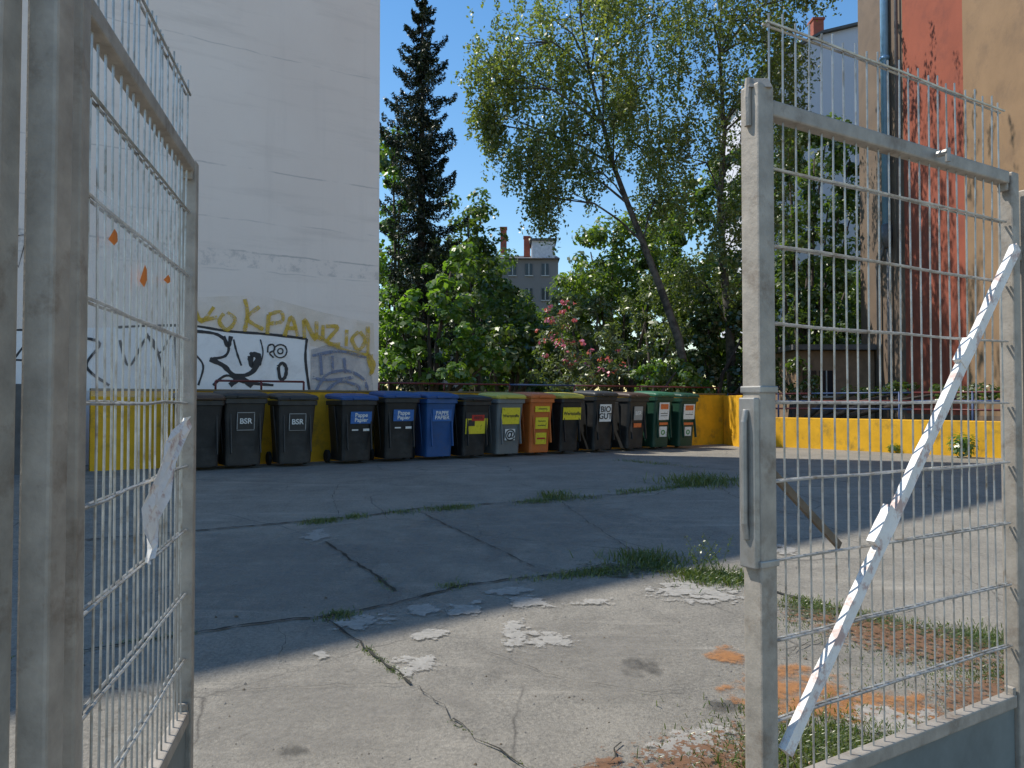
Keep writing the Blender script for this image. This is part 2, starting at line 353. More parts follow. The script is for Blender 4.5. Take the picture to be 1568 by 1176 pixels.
mb.tube([(9.9,19.62,5.0),(9.9,19.62,20.8)],.045,8,1); mb.tube([(9.9,20.15,.6),(9.9,20.15,5.7)],.05,8,1)
mb.obj('drainpipes',[M_pipe,M_pipe2],rb,True)
mb=MB(); mb.add([(9.99,8,.3),(9.99,22,.3),(9.99,22,1.25),(9.99,8,1.25)],[(0,3,2,1)]); mb.obj('plinth',M_brown,rb)

an=empty('garden_shed'); mb=MB(); p0=site(1222,615,21); 
x0=p0.x; x1=9.95; mb.box(((x0+x1)/2,22.3,1.75),(x1-x0,2.4,2.4)); mb.obj('walls',std('shed_brick',(.26,.17,.11),.9,var=.3,scale=5),an)
mb=MB(); mb.box(((x0+x1)/2-.05,22.2,3.03),(x1-x0+.3,2.8,.14)); mb.obj('roof',M_roof,an)
mb=MB()
for xc in (x0+.35,x0+.8): 
    mb.box((xc,21.08,2.05),(.36,.04,.7),0)
    mb.box((xc,21.05,2.05),(.03,.03,.7),1); mb.box((xc,21.05,1.68),(.42,.06,.05),1)
mb.obj('windows',[M_glass,M_frame],an)

fh=empty('grey_apartment_house'); mb=MB(); Yd=50
xa=site(640,0,Yd).x; xb=site(855,0,Yd).x; ze=site(0,396,Yd).z; zt=site(0,380,Yd).z
mb.box(((xa+xb)/2,Yd+5,ze/2),(xb-xa,10,ze),0); mb.obj('walls',M_grey_fac,fh)
mb=MB(); mb.add([(xa-.1,Yd-.3,ze+.004),(xb+.1,Yd-.3,ze+.004),(xb+.1,Yd+4,zt+.3),(xa-.1,Yd+4,zt+.3),(xa-.1,Yd+10,ze+.004),(xb+.1,Yd+10,ze+.004)],[(0,1,2,3),(3,2,5,4),(0,3,4),(1,5,2)],0)
x_a=site(815,0,Yd).x; x_b=site(850,0,Yd).x
mb.box(((x_a+x_b)/2,Yd+1.6,site(0,380,Yd).z),(x_b-x_a,2.4,1.3),1); mb.box(((x_a+x_b)/2,Yd+1.6,site(0,364,Yd).z),(x_b-x_a+.3,2.7,.15),0)
mb.obj('roof',[M_roof,M_rooflt],fh)
mb=MB()
for u,vt,hh in ((771,350,1.7),(807,364,1.3)):
    q=site(u,vt,Yd+2); mb.box((q.x,Yd+2,q.z-hh/2),(.42,.6,hh)); mb.box((q.x,Yd+2,q.z+.05),(.5,.7,.1))
mb.obj('chimneys',M_chim,fh)
mb=MB()
for v in (412,450,490):
    for u in (710,735,760,785,810,835):
        q=site(u,v,Yd); mb.box((q.x,Yd-.02,q.z),(.44,.06,.75),0); mb.box((q.x,Yd-.04,q.z),(.05,.08,.75),1); mb.box((q.x,Yd-.05,q.z-.42),(.55,.12,.06),1)
mb.obj('windows',[M_glass,M_frame],fh)
ph=empty('pale_gable_house'); mb=MB(); Yp=36
pl=[site(1185,0,Yp).x,site(1262,0,Yp).x,site(1345,0,Yp).x]; za=site(0,92,Yp).z; zb=site(0,48,Yp).z; zc=site(0,28,Yp).z
mb.add([(pl[0],Yp,.5),(pl[2],Yp,.5),(pl[2],Yp,zc),(pl[1],Yp,zb),(pl[0],Yp,za),(pl[0],Yp+9,.5),(pl[2],Yp+9,.5),(pl[2],Yp+9,zc),(pl[1],Yp+9,zb),(pl[0],Yp+9,za)],[(0,1,2,3,4),(5,9,8,7,6),(0,4,9,5),(1,6,7,2)],0)
mb.obj('walls',M_lav,ph)
mb=MB(); e=.12
mb.add([(pl[0]-.2,Yp-.2,za-.05),(pl[1],Yp-.2,zb+.02),(pl[2],Yp-.2,zc+.02),(pl[0]-.2,Yp+9,za-.05),(pl[1],Yp+9,zb+.02),(pl[2],Yp+9,zc+.02)]+[(pl[0]-.2,Yp-.2,za+e),(pl[1],Yp-.2,zb+.02+e),(pl[2],Yp-.2,zc+.02+e),(pl[0]-.2,Yp+9,za+e),(pl[1],Yp+9,zb+.02+e),(pl[2],Yp+9,zc+.02+e)],
 [(0,1,7,6),(1,2,8,7),(6,7,10,9),(7,8,11,10),(0,3,4,1),(1,4,5,2)]); mb.obj('roof',M_roof,ph)
mb=MB(); q=site(1268,30,Yp); mb.box((q.x,Yp+1,q.z),(.5,.6,1.1)); mb.box((q.x,Yp+1,q.z+.6),(.6,.7,.1)); mb.obj('chimney',M_chim,ph)

# ---------------------------------------------------------------- trees
L_birch=leafmat('birch_leaf',(.10,.14,.05),(.21,.25,.10),.5,1.05)
L_bright=leafmat('lilac_leaf',(.07,.14,.025),(.14,.24,.05),.5,1.1)
L_mid=leafmat('tree_leaf',(.055,.10,.022),(.12,.175,.045),.47)
L_dark=leafmat('dark_leaf',(.028,.055,.018),(.06,.10,.03),.38)
L_far=leafmat('far_leaf',(.08,.135,.03),(.15,.21,.05),.5,1.05)
L_grey=leafmat('oleander_leaf',(.085,.12,.06),(.16,.20,.10),.42)
L_need=leafmat('spruce_needle',(.011,.022,.013),(.028,.046,.02),.1)
L_pink=leafmat('pink_blossom',(.50,.09,.17),(.68,.24,.34),.2)

sp=empty('spruce_tree'); mb=MB(); base=site(645,615,20); tz=12.35
mb.tube([(base.x,20,.5),(base.x,20,6),(base.x,20,tz)],[.17,.11,.012],8); 
C=[];Nn=[]
z=1.3
while z<tz-.1:
    half=min(1.0,.09+(tz-z)*.38)*(1+.14*math.sin(z*2.3))
    a0=random.uniform(0,6.28)
    for k in range(6):
        if random.random()<.12: continue
        an=a0+k*6.283/6+random.uniform(-.3,.3); L=half*random.uniform(.55,1.15)
        z_=z+random.uniform(-.08,.08)
        d=np.array([math.cos(an),math.sin(an),0]); st=np.array([base.x,20,z_])
        pts=[]
        for t in np.linspace(0,1,7):
            zz=-.34*L*math.sin(t*2.4)+.26*L*t*t*(1 if z>6 else .6); pts.append(st+d*L*t+np.array([0,0,zz]))
        mb.tube(pts,[.02,.018,.016,.013,.01,.008,.004],4,cap=False)
        n=int(50+190*L); tt=rng.uniform(.10,1.04,size=n); ip=np.array([np.interp(tt,np.linspace(0,1,7),[p[i] for p in pts]) for i in range(3)]).T
        wid=.05+.14*np.sin(np.clip(tt,0,1)*3.0)*min(1,L)
        side=np.array([-d[1],d[0],0]); ip+=side*(rng.uniform(-1,1,size=n)*wid)[:,None]; ip[:,2]-=rng.uniform(-.03,.16,size=n)*min(1,L+.2)
        C.append(ip); Nn.append(rng.normal(size=(n,3))*.8+np.array([0,0,.7]))
    z+=random.uniform(.19,.31)
mb.obj('trunk',M_bark,sp,True); leafobj('needles',np.concatenate(C),np.concatenate(Nn),.058,L_need,sp,.32)

def birch(name,trunk,blobs,strands,mat,leaf=.037,per=40,r0=.16):
    e=empty(name); mb=MB()
    tp=[site(*q) for q in trunk]; tp[0].z=.5
    nr=len(tp); mb.tube(tp,[r0*(1-.88*i/(nr-1)) for i in range(nr)],10)
    C=[];Nn=[]
    for b in blobs:
        c=site(b[0],b[1],b[4]); r=np.array([b[2]/F*b[4],b[2]/F*b[4]*1.2,b[3]/F*b[4]])
        cand=[q for q in tp if q.z<c.z-.2] or [tp[1]]
        s=min(cand,key=lambda q:(q-c).length+ (c.z-q.z<.4)*2); mid=(s+c)/2+Vector((0,random.uniform(-.3,.3),.35))
        L=(c-s).length
        mb.tube([s,s.lerp(mid,.5)+Vector((0,0,.08)),mid,mid.lerp(c,.6),c],[.018+.006*L,.016+.004*L,.024,.016,.008],6,cap=False)
        for k in range(8):
            q=c+Vector(rdir(1)[0]*r*.95); m2=(c+q)/2+Vector((0,0,.12)); mb.tube([c if k%2 else mid,m2,q],[.012,.008,.003],4,cap=False)
        nsub=8; sub=np.array(c)+rdir(nsub)*r*(rng.uniform(.3,1.05,size=(nsub,1)))
        for k in range(strands):
            sb=sub[rng.integers(nsub)]; st=sb+rng.normal(size=3)*r*.32
            Ls=rng.uniform(.25,1.05); n=int(per*Ls*1.2)
            t=rng.uniform(0,1,size=n)**.85
            sw=rng.normal(size=2)*.16
            P=np.stack([st[0]+sw[0]*t,st[1]+sw[1]*t,st[2]+.25-Ls*t],1)+rng.normal(size=(n,3))*.05
            C.append(P); Nn.append(rng.normal(size=(n,3)))
    mb.obj('trunk_and_limbs',M_birch,e,True)
    leafobj('foliage',np.concatenate(C),np.concatenate(Nn),leaf,mat,e,.62)
B1=[(785,62,52,55,18.6),(850,25,65,55,19),(930,10,70,55,19),(1010,20,70,55,19.3),(760,130,42,55,18.5),(835,110,55,55,19),(920,100,60,55,19),(1000,120,60,55,19.2),
 (812,245,40,45,18.7),(835,300,28,38,18.7),(865,200,50,50,19),(885,265,40,45,19),(940,170,55,45,19),(985,225,55,50,19.3),(1015,300,50,45,19.3),(745,185,22,36,18.5),(900,-90,110,70,19),(1010,-90,90,70,19.5)]
birch('birch_tree',[(1068,588,18.6),(1040,520,18.7),(1012,440,18.8),(985,370,18.8),(962,310,18.9),(940,250,19),(925,190,19),(905,110,19),(890,20,19),(885,-100,19)],B1,100,L_birch,.046,34,.115)
B2=[(1080,30,65,60,20.2),(1150,20,60,60,20.4),(1205,60,45,55,20.6),(1075,130,60,60,20),(1150,130,60,60,20.3),(1060,240,60,65,20),(1135,240,60,70,20.2),(1095,350,55,65,20),(1165,340,50,70,20.4),
 (1210,160,35,50,20.8),(1225,-20,40,40,20.6),(1100,-90,100,70,20),(1060,420,45,50,20.2),(1130,440,45,60,20.4)]
birch('birch_tree',[(1124,590,19.8),(1118,500,19.9),(1108,400,20),(1104,300,20),(1112,200,20.1),(1105,80,20.2),(1110,-60,20.3)],B2,105,leafmat('birch_leaf_dense',(.07,.11,.038),(.155,.19,.065),.46),.048,30,r0=.14)

shrub('lilac_shrub',[(690,415,48,40,17.2),(655,470,45,45,17),(705,500,50,45,17),(640,540,50,45,16.6),(700,560,50,40,16.4),(615,500,30,40,17),(740,560,35,35,16.8)],L_bright,16,70,.22,.07,.72,base=(665,17))
shrub('deciduous_tree',[(600,230,22,40,23),(610,300,35,50,23),(600,390,35,60,23),(610,470,45,60,22.5),(590,550,40,60,22)],L_bright,12,90,.35,.075,base=(600,23))
shrub('deciduous_tree',[(715,330,38,40,24),(740,375,26,36,24),(700,390,40,50,24),(745,430,34,45,23),(785,470,32,34,22),(720,450,50,45,22)],L_mid,12,100,.38,.08,base=(730,23.5))
shrub('hazel_shrub',[(775,490,45,50,19.5),(800,525,45,50,19),(755,545,40,45,18.6),(830,560,40,40,18.6),(830,500,30,28,20)],L_mid,15,100,.3,.07,base=(780,19))
ol=shrub('oleander_shrub',[(860,510,38,40,18),(905,530,45,42,18),(940,560,35,35,17.6),(850,560,40,40,17.4),(890,575,50,30,17),(870,475,28,30,18.4),(915,480,30,30,18.6)],L_grey,20,100,.22,.055,.35,base=(890,17.8))
C,Nn=clumps([(850,500,44,40,17.3),(890,545,60,36,17.1),(935,560,38,32,17.0),(850,475,26,22,17.7)],16,10,.12); leafobj('blossoms',C,Nn,.040,L_pink,ol,.9)
shrub('acacia_tree',[(905,385,38,40,26),(940,355,40,35,26.5),(900,440,45,45,25),(960,410,50,55,26),(1010,370,50,50,27),(1050,430,50,60,26),(870,462,26,32,26)],L_far,12,110,.42,.085,.5,base=(950,26))
shrub('willow_shrub',[(985,470,45,50,20.5),(1030,510,45,50,20),(960,530,45,45,19.4),(1000,555,50,40,19)],leafmat('willow_leaf',(.08,.12,.05),(.155,.19,.085),.45),15,100,.27,.055,.35,base=(990,20))
shrub('garden_bush',[(985,575,30,26,16.9),(1035,570,34,28,17.1),(1075,582,28,20,17.2)],L_bright,18,70,.18,.06,.5,base=(1010,17))
shrub('ivy_clad_tree',[(1085,490,22,50,19.2),(1080,550,26,45,19.1),(1140,510,24,60,19.6),(1150,570,36,40,19)],L_dark,22,90,.22,.06,.8,base=(1090,19.2))
shrub('linden_tree',[(1215,300,45,60,23),(1270,320,45,70,23.5),(1200,400,50,60,22.5),(1260,430,55,70,23),(1185,480,50,60,22),(1230,510,60,50,22.8),(1290,500,40,50,23.5),(1250,240,45,45,23.4),(1180,560,40,40,21),(1305,240,28,45,24),(1305,330,30,60,24),(1305,420,30,60,24),(1210,215,38,38,23),(1270,200,35,30,24)],L_mid,13,100,.35,.075,base=(1225,22.8))
shrub('garden_bush',[(1190,590,30,22,18.5),(1240,592,30,18,18),(1330,596,40,14,16.8),(1400,598,40,12,16),(1460,600,40,12,15),(1520,602,35,12,14.6)],L_mid,20,60,.16,.045,base=(1210,18))
bk=[]
for u in range(560,1360,48):
    top=450 if 760<u<870 else (340 if u<760 else 370)
    v=590
    while v>top+40: bk.append((u+random.uniform(-15,15),v,46,46,random.uniform(27,33),1.5)); v-=55
bk+=[(1100,300,60,60,30,1.5),(1180,260,60,60,31,1.5),(1030,340,50,50,30,1.5),(585,250,20,40,28,1),(800,500,50,30,38,1.5),(845,490,40,26,38,1.5),(870,530,40,40,30,1.5),(910,570,50,30,26,1)]
C,Nn=clumps(bk,7,75,.55); k=C[:,2]>.6; leafobj('background_trees',C[k],Nn[k],.135,L_mid)

# ---------------------------------------------------------------- bins
def rr(w,d,z,yo=0,r=.05,n=4):
    o=[]
    for cx,cy,a0 in((w/2-r,d/2-r,0),(-w/2+r,d/2-r,90),(-w/2+r,-d/2+r,180),(w/2-r,-d/2+r,270)):
        for k in range(n): 
            a=math.radians(a0+90*k/(n-1)); o.append((cx+r*math.cos(a),cy+r*math.sin(a)+yo,z))
    return o
def loft(mb,rings,mi,cb=True,ct=True):
    o=len(mb.v); n=len(rings[0])
    for q in rings: mb.v+=q
    for i in range(len(rings)-1):
        for k in range(n):
            a=o+i*n+k; b=o+i*n+(k+1)%n; mb.f.append((a,b,b+n,a+n)); mb.m.append(mi)
    if cb: mb.f.append(tuple(range(o,o+n))[::-1]); mb.m.append(mi)
    if ct: e=o+(len(rings)-1)*n; mb.f.append(tuple(range(e,e+n))); mb.m.append(mi)
def plas(name,c): 
    return std(name,c,.5,var=.22,scale=5,dirt=tuple(x*.5+.03 for x in c),dscale=5,da=.5,db=.75,bump=.12,bscale=90)
PB={'k':plas('bin_black',(.016,.017,.018)),'g':plas('bin_anthracite',(.028,.028,.028)),'b':plas('bin_blue',(.02,.09,.27)),'G':plas('bin_grey',(.17,.18,.18)),
 'o':plas('bin_orange',(.62,.16,.03)),'n':plas('bin_green',(.012,.06,.035)),'y':plas('lid_yellow',(.55,.47,.07)),'B':plas('lid_blue',(.02,.08,.25)),'r':plas('lid_brown',(.07,.04,.025)),'w':plas('lid_green',(.03,.14,.07))}
M_rub=std('rubber',(.015,.015,.015),.8); 
LB={k:std('label_'+k,c,.5,var=.12,scale=14,dirt=tuple(x*.6 for x in c),dscale=16,da=.55,db=.62) for k,c in dict(white=(.78,.78,.75),blue=(.03,.14,.42),yellow=(.78,.65,.03),orange=(.74,.18,.05),dark=(.03,.03,.03),grey=(.34,.34,.33),red=(.5,.03,.02),green=(.1,.3,.1)).items()}
def text(s,size,loc,tilt,mat,par,sp=1.0):
    cu=bpy.data.curves.new('lettering','FONT'); cu.body=s; cu.size=size; cu.align_x='CENTER'; cu.align_y='CENTER'; cu.extrude=.001; cu.offset=size*.02; cu.space_line=.85
    cu.materials.append(mat); o=bpy.data.objects.new('lettering',cu); sc.collection.objects.link(o); o.parent=par; o.location=loc; o.rotation_euler=(tilt,0,0); return o
def bin_(u,w,body,lid,labels,name,Y0=13.42,hh=1.0,rot=0):
    hh+=.025
    p=wline(u,Y0+random.uniform(-.05,.05)); e=empty(name,(p.x,p.y,.612),math.radians(32.7+rot)); W=w
    mb=MB(); k=hh
    loft(mb,[rr(W*.80,.46,.05*k,0),rr(W*.83,.49,.30*k,-.005),rr(W*.90,.57,.70*k,-.02),rr(W*.93,.60,.86*k,-.03)],0,True,False)
    loft(mb,[rr(W*.93,.60,.86*k,-.03),rr(W*1.0,.67,.865*k,-.03,.045),rr(W*1.0,.67,.93*k,-.03,.045),rr(W*.94,.61,.932*k,-.03)],0,False,True)
    for sx in(-1,1):
        mb.box((sx*W*.33,-.305,.52*k),(.02,.05,.62*k),0,Matrix.Rotation(math.radians(-5.5),3,'X'))
        mb.box((sx*W*.445,-.02,.5*k),(.02,.10,.7*k),0,Matrix.Rotation(math.radians(sx*5),3,'Y'))
    mb.box((0,.22,.12*k),(W*.7,.12,.14*k),0)
    mb.obj('body',PB[body],e,bevel=.004)
    mb=MB(); sh=lambda ring:[(x,y,z+.055*(y+.3)) for x,y,z in ring]
    loft(mb,[sh(rr(W*1.03,.71,.938*k,-.035,.05)),sh(rr(W*1.04,.72,.975*k,-.035,.05)),sh(rr(W*.98,.66,1.0*k,-.03,.06)),sh(rr(W*.72,.42,1.018*k,-.02,.06))],0)
    mb.box((0,-.41,.955*k),(W*.45,.035,.03),0)
    for sx in(-1,1): mb.box((sx*W*.36,.335,.985*k),(.05,.09,.07),0)
    mb.tube([(-W*.42,.38,.99*k),(W*.42,.38,.99*k)],.016,8,0)
    mb.obj('lid',PB[lid],e,bevel=.006)
    mb=MB()
    for sx in(-1,1):
        x=sx*W*.47; mb.tube([(x-.028,.25,.10),(x-.02,.25,.10),(x+.02,.25,.10),(x+.028,.25,.10)],[.085,.1,.1,.085],18)
    mb.tube([(-W*.45,.25,.10),(W*.45,.25,.10)],.012,6); mb.obj('wheels',M_rub,e)
    nl=0
    for (lx,lz,lw,lh,col,txt,ts,tc) in labels:
        z=lz*k; fy=-(.23+.095*(z-.05)/.81)-.012-nl*.0015 ; tilt=math.radians(95.2); nl+=1
        q=MB(); q.box((0,0,0),(lw,lh,.006)); o=q.obj('label',LB[col],e); o.location=(lx,fy-.004,z); o.rotation_euler=(tilt,0,0)
        if txt: text(txt,ts,(lx,fy-.0095,z),tilt,LB[tc],e)
K='waste_bin'
bin_(303,.58,'k','r',[],K)
def B_(u,w,b,l,lab,**k): bin_(u,w,b,l,lab,K,**k)
def bsr(u,w,b,l,**k):
    bin_(u,w,b,l,[(0,.63,.235,.235,'dark','BSR',.105,'white'),(0,.745,.24,.01,'grey','',0,'white'),(0,.515,.24,.01,'grey','',0,'white'),(.117,.63,.010,.22,'grey','',0,'white'),(-.117,.63,.010,.22,'grey','',0,'white')],K,**k)
bsr(367,.60,'g','g',hh=1.03,rot=2); bsr(447,.57,'g','g',rot=-2)
pp=[(.03,.68,.34,.18,'blue','Pappe\nPapier',.085,'white'),(-.06,.50,.10,.02,'white','',0,'white'),(.12,.50,.10,.035,'white','',0,'white')]
B_(537,.58,'k','B',pp,rot=3); B_(603,.60,'k','B',pp,hh=1.04,rot=-1)
B_(663,.56,'b','B',[(0,.68,.34,.19,'blue','PAPPE\nPAPIER',.085,'white')],hh=1.03)
B_(715,.54,'k','k',[(0,.55,.42,.30,'yellow','',0,'white'),(0,.70,.43,.10,'dark','',0,'white'),(.02,.66,.24,.10,'red','RESTE',.06,'dark'),(-.1,.58,.12,.1,'dark','',0,'dark')],hh=.99,rot=2)
B_(767,.56,'G','y',[(0,.66,.36,.28,'yellow','Wertstoffe',.07,'dark'),(0,.585,.34,.012,'dark','',0,'dark'),(0,.36,.2,.19,'white','@',.2,'dark')],hh=1.03)
B_(815,.50,'o','o',[(0,.53,.26,.20,'yellow','~~~\n~~~',.09,'dark'),(0,.76,.3,.10,'yellow','=====',.06,'dark'),(0,.28,.22,.20,'yellow','',0,'dark'),(0,.28,.17,.03,'red','',0,'dark')],hh=1.04,rot=-2)
B_(859,.50,'k','y',[(0,.68,.40,.22,'yellow','Wertstoffe',.085,'dark')],hh=1.04,rot=1)
B_(910,.55,'k','g',[(0,.66,.27,.32,'white','BIO\nGUT',.15,'dark')],hh=1.08)
B_(959,.54,'g','r',[(0,.66,.22,.26,'grey','BSR',.1,'white'),(0,.45,.2,.08,'orange','',0,'dark')],hh=1.06,rot=3)
B_(999,.50,'n','w',[(0,.68,.26,.34,'white','',0,'dark'),(0,.76,.2,.1,'orange','',0,'dark'),(0,.64,.18,.012,'dark','',0,'dark'),(0,.60,.18,.012,'dark','',0,'dark'),(0,.32,.2,.2,'white','o',.2,'green'),(0,.46,.22,.05,'orange','',0,'dark')],hh=1.08)
B_(1037,.50,'n','n',[(0,.68,.30,.30,'white','',0,'dark'),(0,.75,.22,.1,'orange','',0,'dark'),(0,.63,.2,.012,'dark','',0,'dark'),(0,.46,.26,.05,'orange','',0,'dark'),(0,.32,.18,.18,'white','o',.2,'green')],hh=1.06)

# ---------------------------------------------------------------- gates
RZ=[2.148,1.947,1.747,1.547,1.348,1.148,.95,.75]
def leaf_gate(name,P0,P1,w0):
    e=empty(name); P0=Vector((*P0,0));P1=Vector((*P1,0)); d=(P1-P0); L=d.length; t=d/L; n=Vector((-t.y,t.x,0))
    zb,zt=.57,2.315; an=math.atan2(t.y,t.x); R=Matrix.Rotation(an,3,'Z')
    mb=MB()
    mb.box(P0+Vector((0,0,(.16+zt+.03)/2)),(w0,w0,zt+.03-.16),0,R)
    mb.box(P1+Vector((0,0,(.16+zt)/2)),(.045,.05,zt-.16),0,R)
    mid=(P0+P1)/2; Lr=L-.06
    mb.box(mid+Vector((0,0,zt-.02))+t*.003,(Lr,.04,.042),0,R); mb.box(mid+Vector((0,0,zb))+t*.003,(Lr,.04,.042),0,R)
    for q,sx in((P0,1),(P1,-1)):
        for zq in (zb+.03,zt-.05): mb.box(up(q+t*sx*.034,zq),(.012,.034,.03),0,R)
    mb.obj('frame',M_post,e,bevel=.005)
    mb=MB(); mb.box(mid+Vector((0,0,.36)),(Lr,.02,.37),0,R); mb.obj('kick_plate',M_plate,e)
    mb=MB(); k=int((L-.08)/.05)
    for i in range(k+1):
        q=P0+t*(.045+i*(L-.10)/k); tp=2.545+ (.012 if i%2 else 0)
        lean=n*random.uniform(-.005,.005)+t*random.uniform(-.003,.003)
        mb.tube([up(q,zb+.02),up(q,1.5)+lean,up(q,tp)-lean],.0028,5)
    for z in RZ+[2.52]:
        for sgn in (-1,1):
            a=P0+t*.03+n*.0065*sgn; b=P1-t*.03+n*.0065*sgn
            pts=[up(a.lerp(b,j/6),z+random.uniform(-.003,.003)) for j in range(7)]
            mb.tube(pts,.0038,5)
    mb.obj('wire_mesh',M_wire,e)
    return e,P0,t,n,L,R
e,P0,t,n,L,R=leaf_gate('metal_gate',(.62,1.93),(1.667,2.57),.058)
def bar(e,name,P0,t,n,a,b,w,th,mat,off=0,segs=1,rag=0):
    pa=up(P0+t*a[0]+n*off,a[1]); pb=up(P0+t*b[0]+n*off,b[1]); d=(pb-pa); Lb=d.length; dd=d/Lb; s=n.cross(dd)
    mb=MB(); vs=[];k=segs*1+1; ph_=random.uniform(0,6)
    for i in range(k):
        q=pa.lerp(pb,i/(k-1)); f=math.sin(i*1.1+ph_)*.5+random.uniform(-.5,.5)
        ww=w/2*(1+rag*f); hh=th/2*(1+rag*random.uniform(-1,1)); q=q+s*w*rag*.25*math.sin(i*.7+ph_)
        for x,y in((-1,-1),(1,-1),(1,1),(-1,1)): vs.append(q+s*x*ww+n*y*hh)
    fs=[]
    for i in range(k-1):
        for j in range(4): fs.append((i*4+j,i*4+(j+1)%4,i*4+4+(j+1)%4,i*4+4+j))
    fs+=[(3,2,1,0),tuple((k-1)*4+j for j in range(4))]
    mb.add(vs,fs); return mb.obj(name,mat,e)
bar(e,'taped_brace',P0,t,n,(.05,.68),(L-.02,2.06),.036,.02,M_tape,-.03,44,.10)
bar(e,'brace_wrap',P0,t,n,(.42,1.155),(.50,1.25),.041,.026,M_tape,-.03,4,.08)
bar(e,'brace_wrap',P0,t,n,(.86,1.665),(.92,1.735),.041,.026,M_tape,-.03,4,.08)
bar(e,'brown_brace',P0,t,n,(.03,1.41),(.36,1.15),.02,.012,M_wood,.035)
mb=MB(); c=P0-t*.036; 
mb.box(up(c,1.35),(.022,.05,.42),0,R); mb.box(up(P0,1.58),(.066,.066,.018),0,R); mb.box(up(P0,1.15),(.066,.066,.018),0,R)
mb.tube([up(c-t*.012,1.53),up(c-t*.02,1.50),up(c-t*.02,1.25),up(c-t*.012,1.21)],.009,8)
mb.obj('lock_box',M_steel,e,bevel=.006)
mb=MB(); mb.tube([up(P0,2.335),up(P0,2.36)],[.042,.03],4); mb.tube([up(P0-t*.03,2.36),up(P0-t*.036,2.31),up(P0-t*.034,2.24)],.009,8); mb.obj('post_cap',M_post,e)
mb=MB()
q=up(P0+t*.62*L-n*.028,2.295); mb.tube([q,q-n*.03],.010,8); mb.tube([q-n*.03+Vector((0,0,-.03)),q-n*.03+Vector((0,0,.01))],.008,8)
mb.obj('hook',M_steel,e)
e2=empty('fence_panel'); q=P0+t*(L+.085); mb=MB()
mb.box(up(q,1.2),(.06,.06,2.13),0,R)
for z in (.75,2.05): mb.box(up(q-t*.05,z),(.05,.03,.05),0,R)
q2=q+t*1.4; mb.box(up(q2,1.2),(.06,.06,2.13),0,R); mb.box(up((q+q2)/2,2.23),(1.33,.04,.04),0,R); mb.box(up((q+q2)/2,.57),(1.33,.04,.04),0,R)
mb.obj('posts',M_post,e2,bevel=.004)
mb=MB()
for i in range(27): s=q+t*(.05+i*.05); mb.tube([up(s,.57),up(s,2.45)],.0028,5)
for z in RZ: mb.tube([up(q,z),up(q2,z)],.004,5)
mb.obj('wire_mesh',M_wire,e2)
# left leaf
e,P0,t,n,L,R=leaf_gate('metal_gate',(-.803,1.395),(-1.03,2.44),.046)
mb=MB(); rows=[(1.155,.47,.50),(1.19,.46,.56),(1.24,.44,.62),(1.29,.45,.66),(1.34,.50,.72),(1.39,.58,.82),(1.44,.66,.90),(1.475,.74,.94),(1.50,.84,.93)]
vs=[]
for i,(z_,a0,a1) in enumerate(rows):
    for j in range(5): vs.append(up(P0+t*L*(a0+(a1-a0)*j/4)-n*(.016+.010*math.sin(i*1.7+j*2.1)+random.uniform(0,.006)),z_+random.uniform(-.006,.006)))
mb.add(vs,[(i*5+j,i*5+j+1,i*5+6+j,i*5+5+j) for i in range(len(rows)-1) for j in range(4)]); mb.obj('torn_white_sheet',M_tape,e)
mb=MB(); mb.box(up(P0+t*.045+n*.005,1.24),(.018,.02,2.10),0,R); mb.box(up(P0+t*.13+n*.03,1.30),(.035,.006,1.45),1,R)
mb.obj('inner_bars',[M_post,std('tan_strip',(.30,.24,.16),.7,var=.35,scale=9)],e,bevel=.002)
m,nt,out=newmat('cloudy_plastic'); 
co=N(nt,'ShaderNodeTexCoord').outputs['Object']; tr=N(nt,'ShaderNodeBsdfTransparent'); df=N(nt,'ShaderNodeBsdfPrincipled'); df.inputs['Base Color'].default_value=(.75,.76,.78,1); df.inputs['Roughness'].default_value=.25
s=N(nt,'ShaderNodeMixShader'); nt.links.new(ramp(nt,noise(nt,co,5,5),.3,.75,(.12,.12,.12,1),(.42,.42,.42,1)),s.inputs[0]); nt.links.new(tr.outputs[0],s.inputs[1]); nt.links.new(df.outputs[0],s.inputs[2]); nt.links.new(s.outputs[0],out.inputs[0])
mb=MB(); q=[];
nx=10
for i in range(nx+1):
    for j in range(7): q.append(up(P0+t*(.05+(L-.10)*i/nx)-n*(.022+random.uniform(-.003,.003)),1.56+.40*j/6))
mb.add(q,[(i*7+j,i*7+7+j,i*7+8+j,i*7+1+j) for i in range(nx) for j in range(6)]); mb.obj('plastic_sheet',m,e,True)
mb=MB()
for u_,z_,w_,h_ in ((.14,1.88,.05,.03),(.38,1.84,.05,.05),(.62,1.87,.06,.02)): 
    c_=up(P0+t*u_-n*.03,z_); pl_=[(-1,-.6),(.3,-1),(1,-.2),(.6,.7),(-.5,1)]
    mb.add([c_+t*x*w_/2+Vector((0,0,y*h_/2))-n*.002*i for i,(x,y) in enumerate(pl_)],[(0,1,2,3,4)])
mb.obj('orange_tape_scraps',M_or,e)
def post(name,x,y,w,top,lean):
    mb=MB()
    loft(mb,[rr(w,w,0,0,.006,3),[(a+lean*3,b,top) for a,b,_z in rr(w,w,0,0,.006,3)]],0)
    return mb.obj(name,M_post,None,False,(x,y,0))
post('gate_post',-.778,1.275,.052,3.2,.003)
post('gate_post',-.835,1.22,.056,3.2,.003)

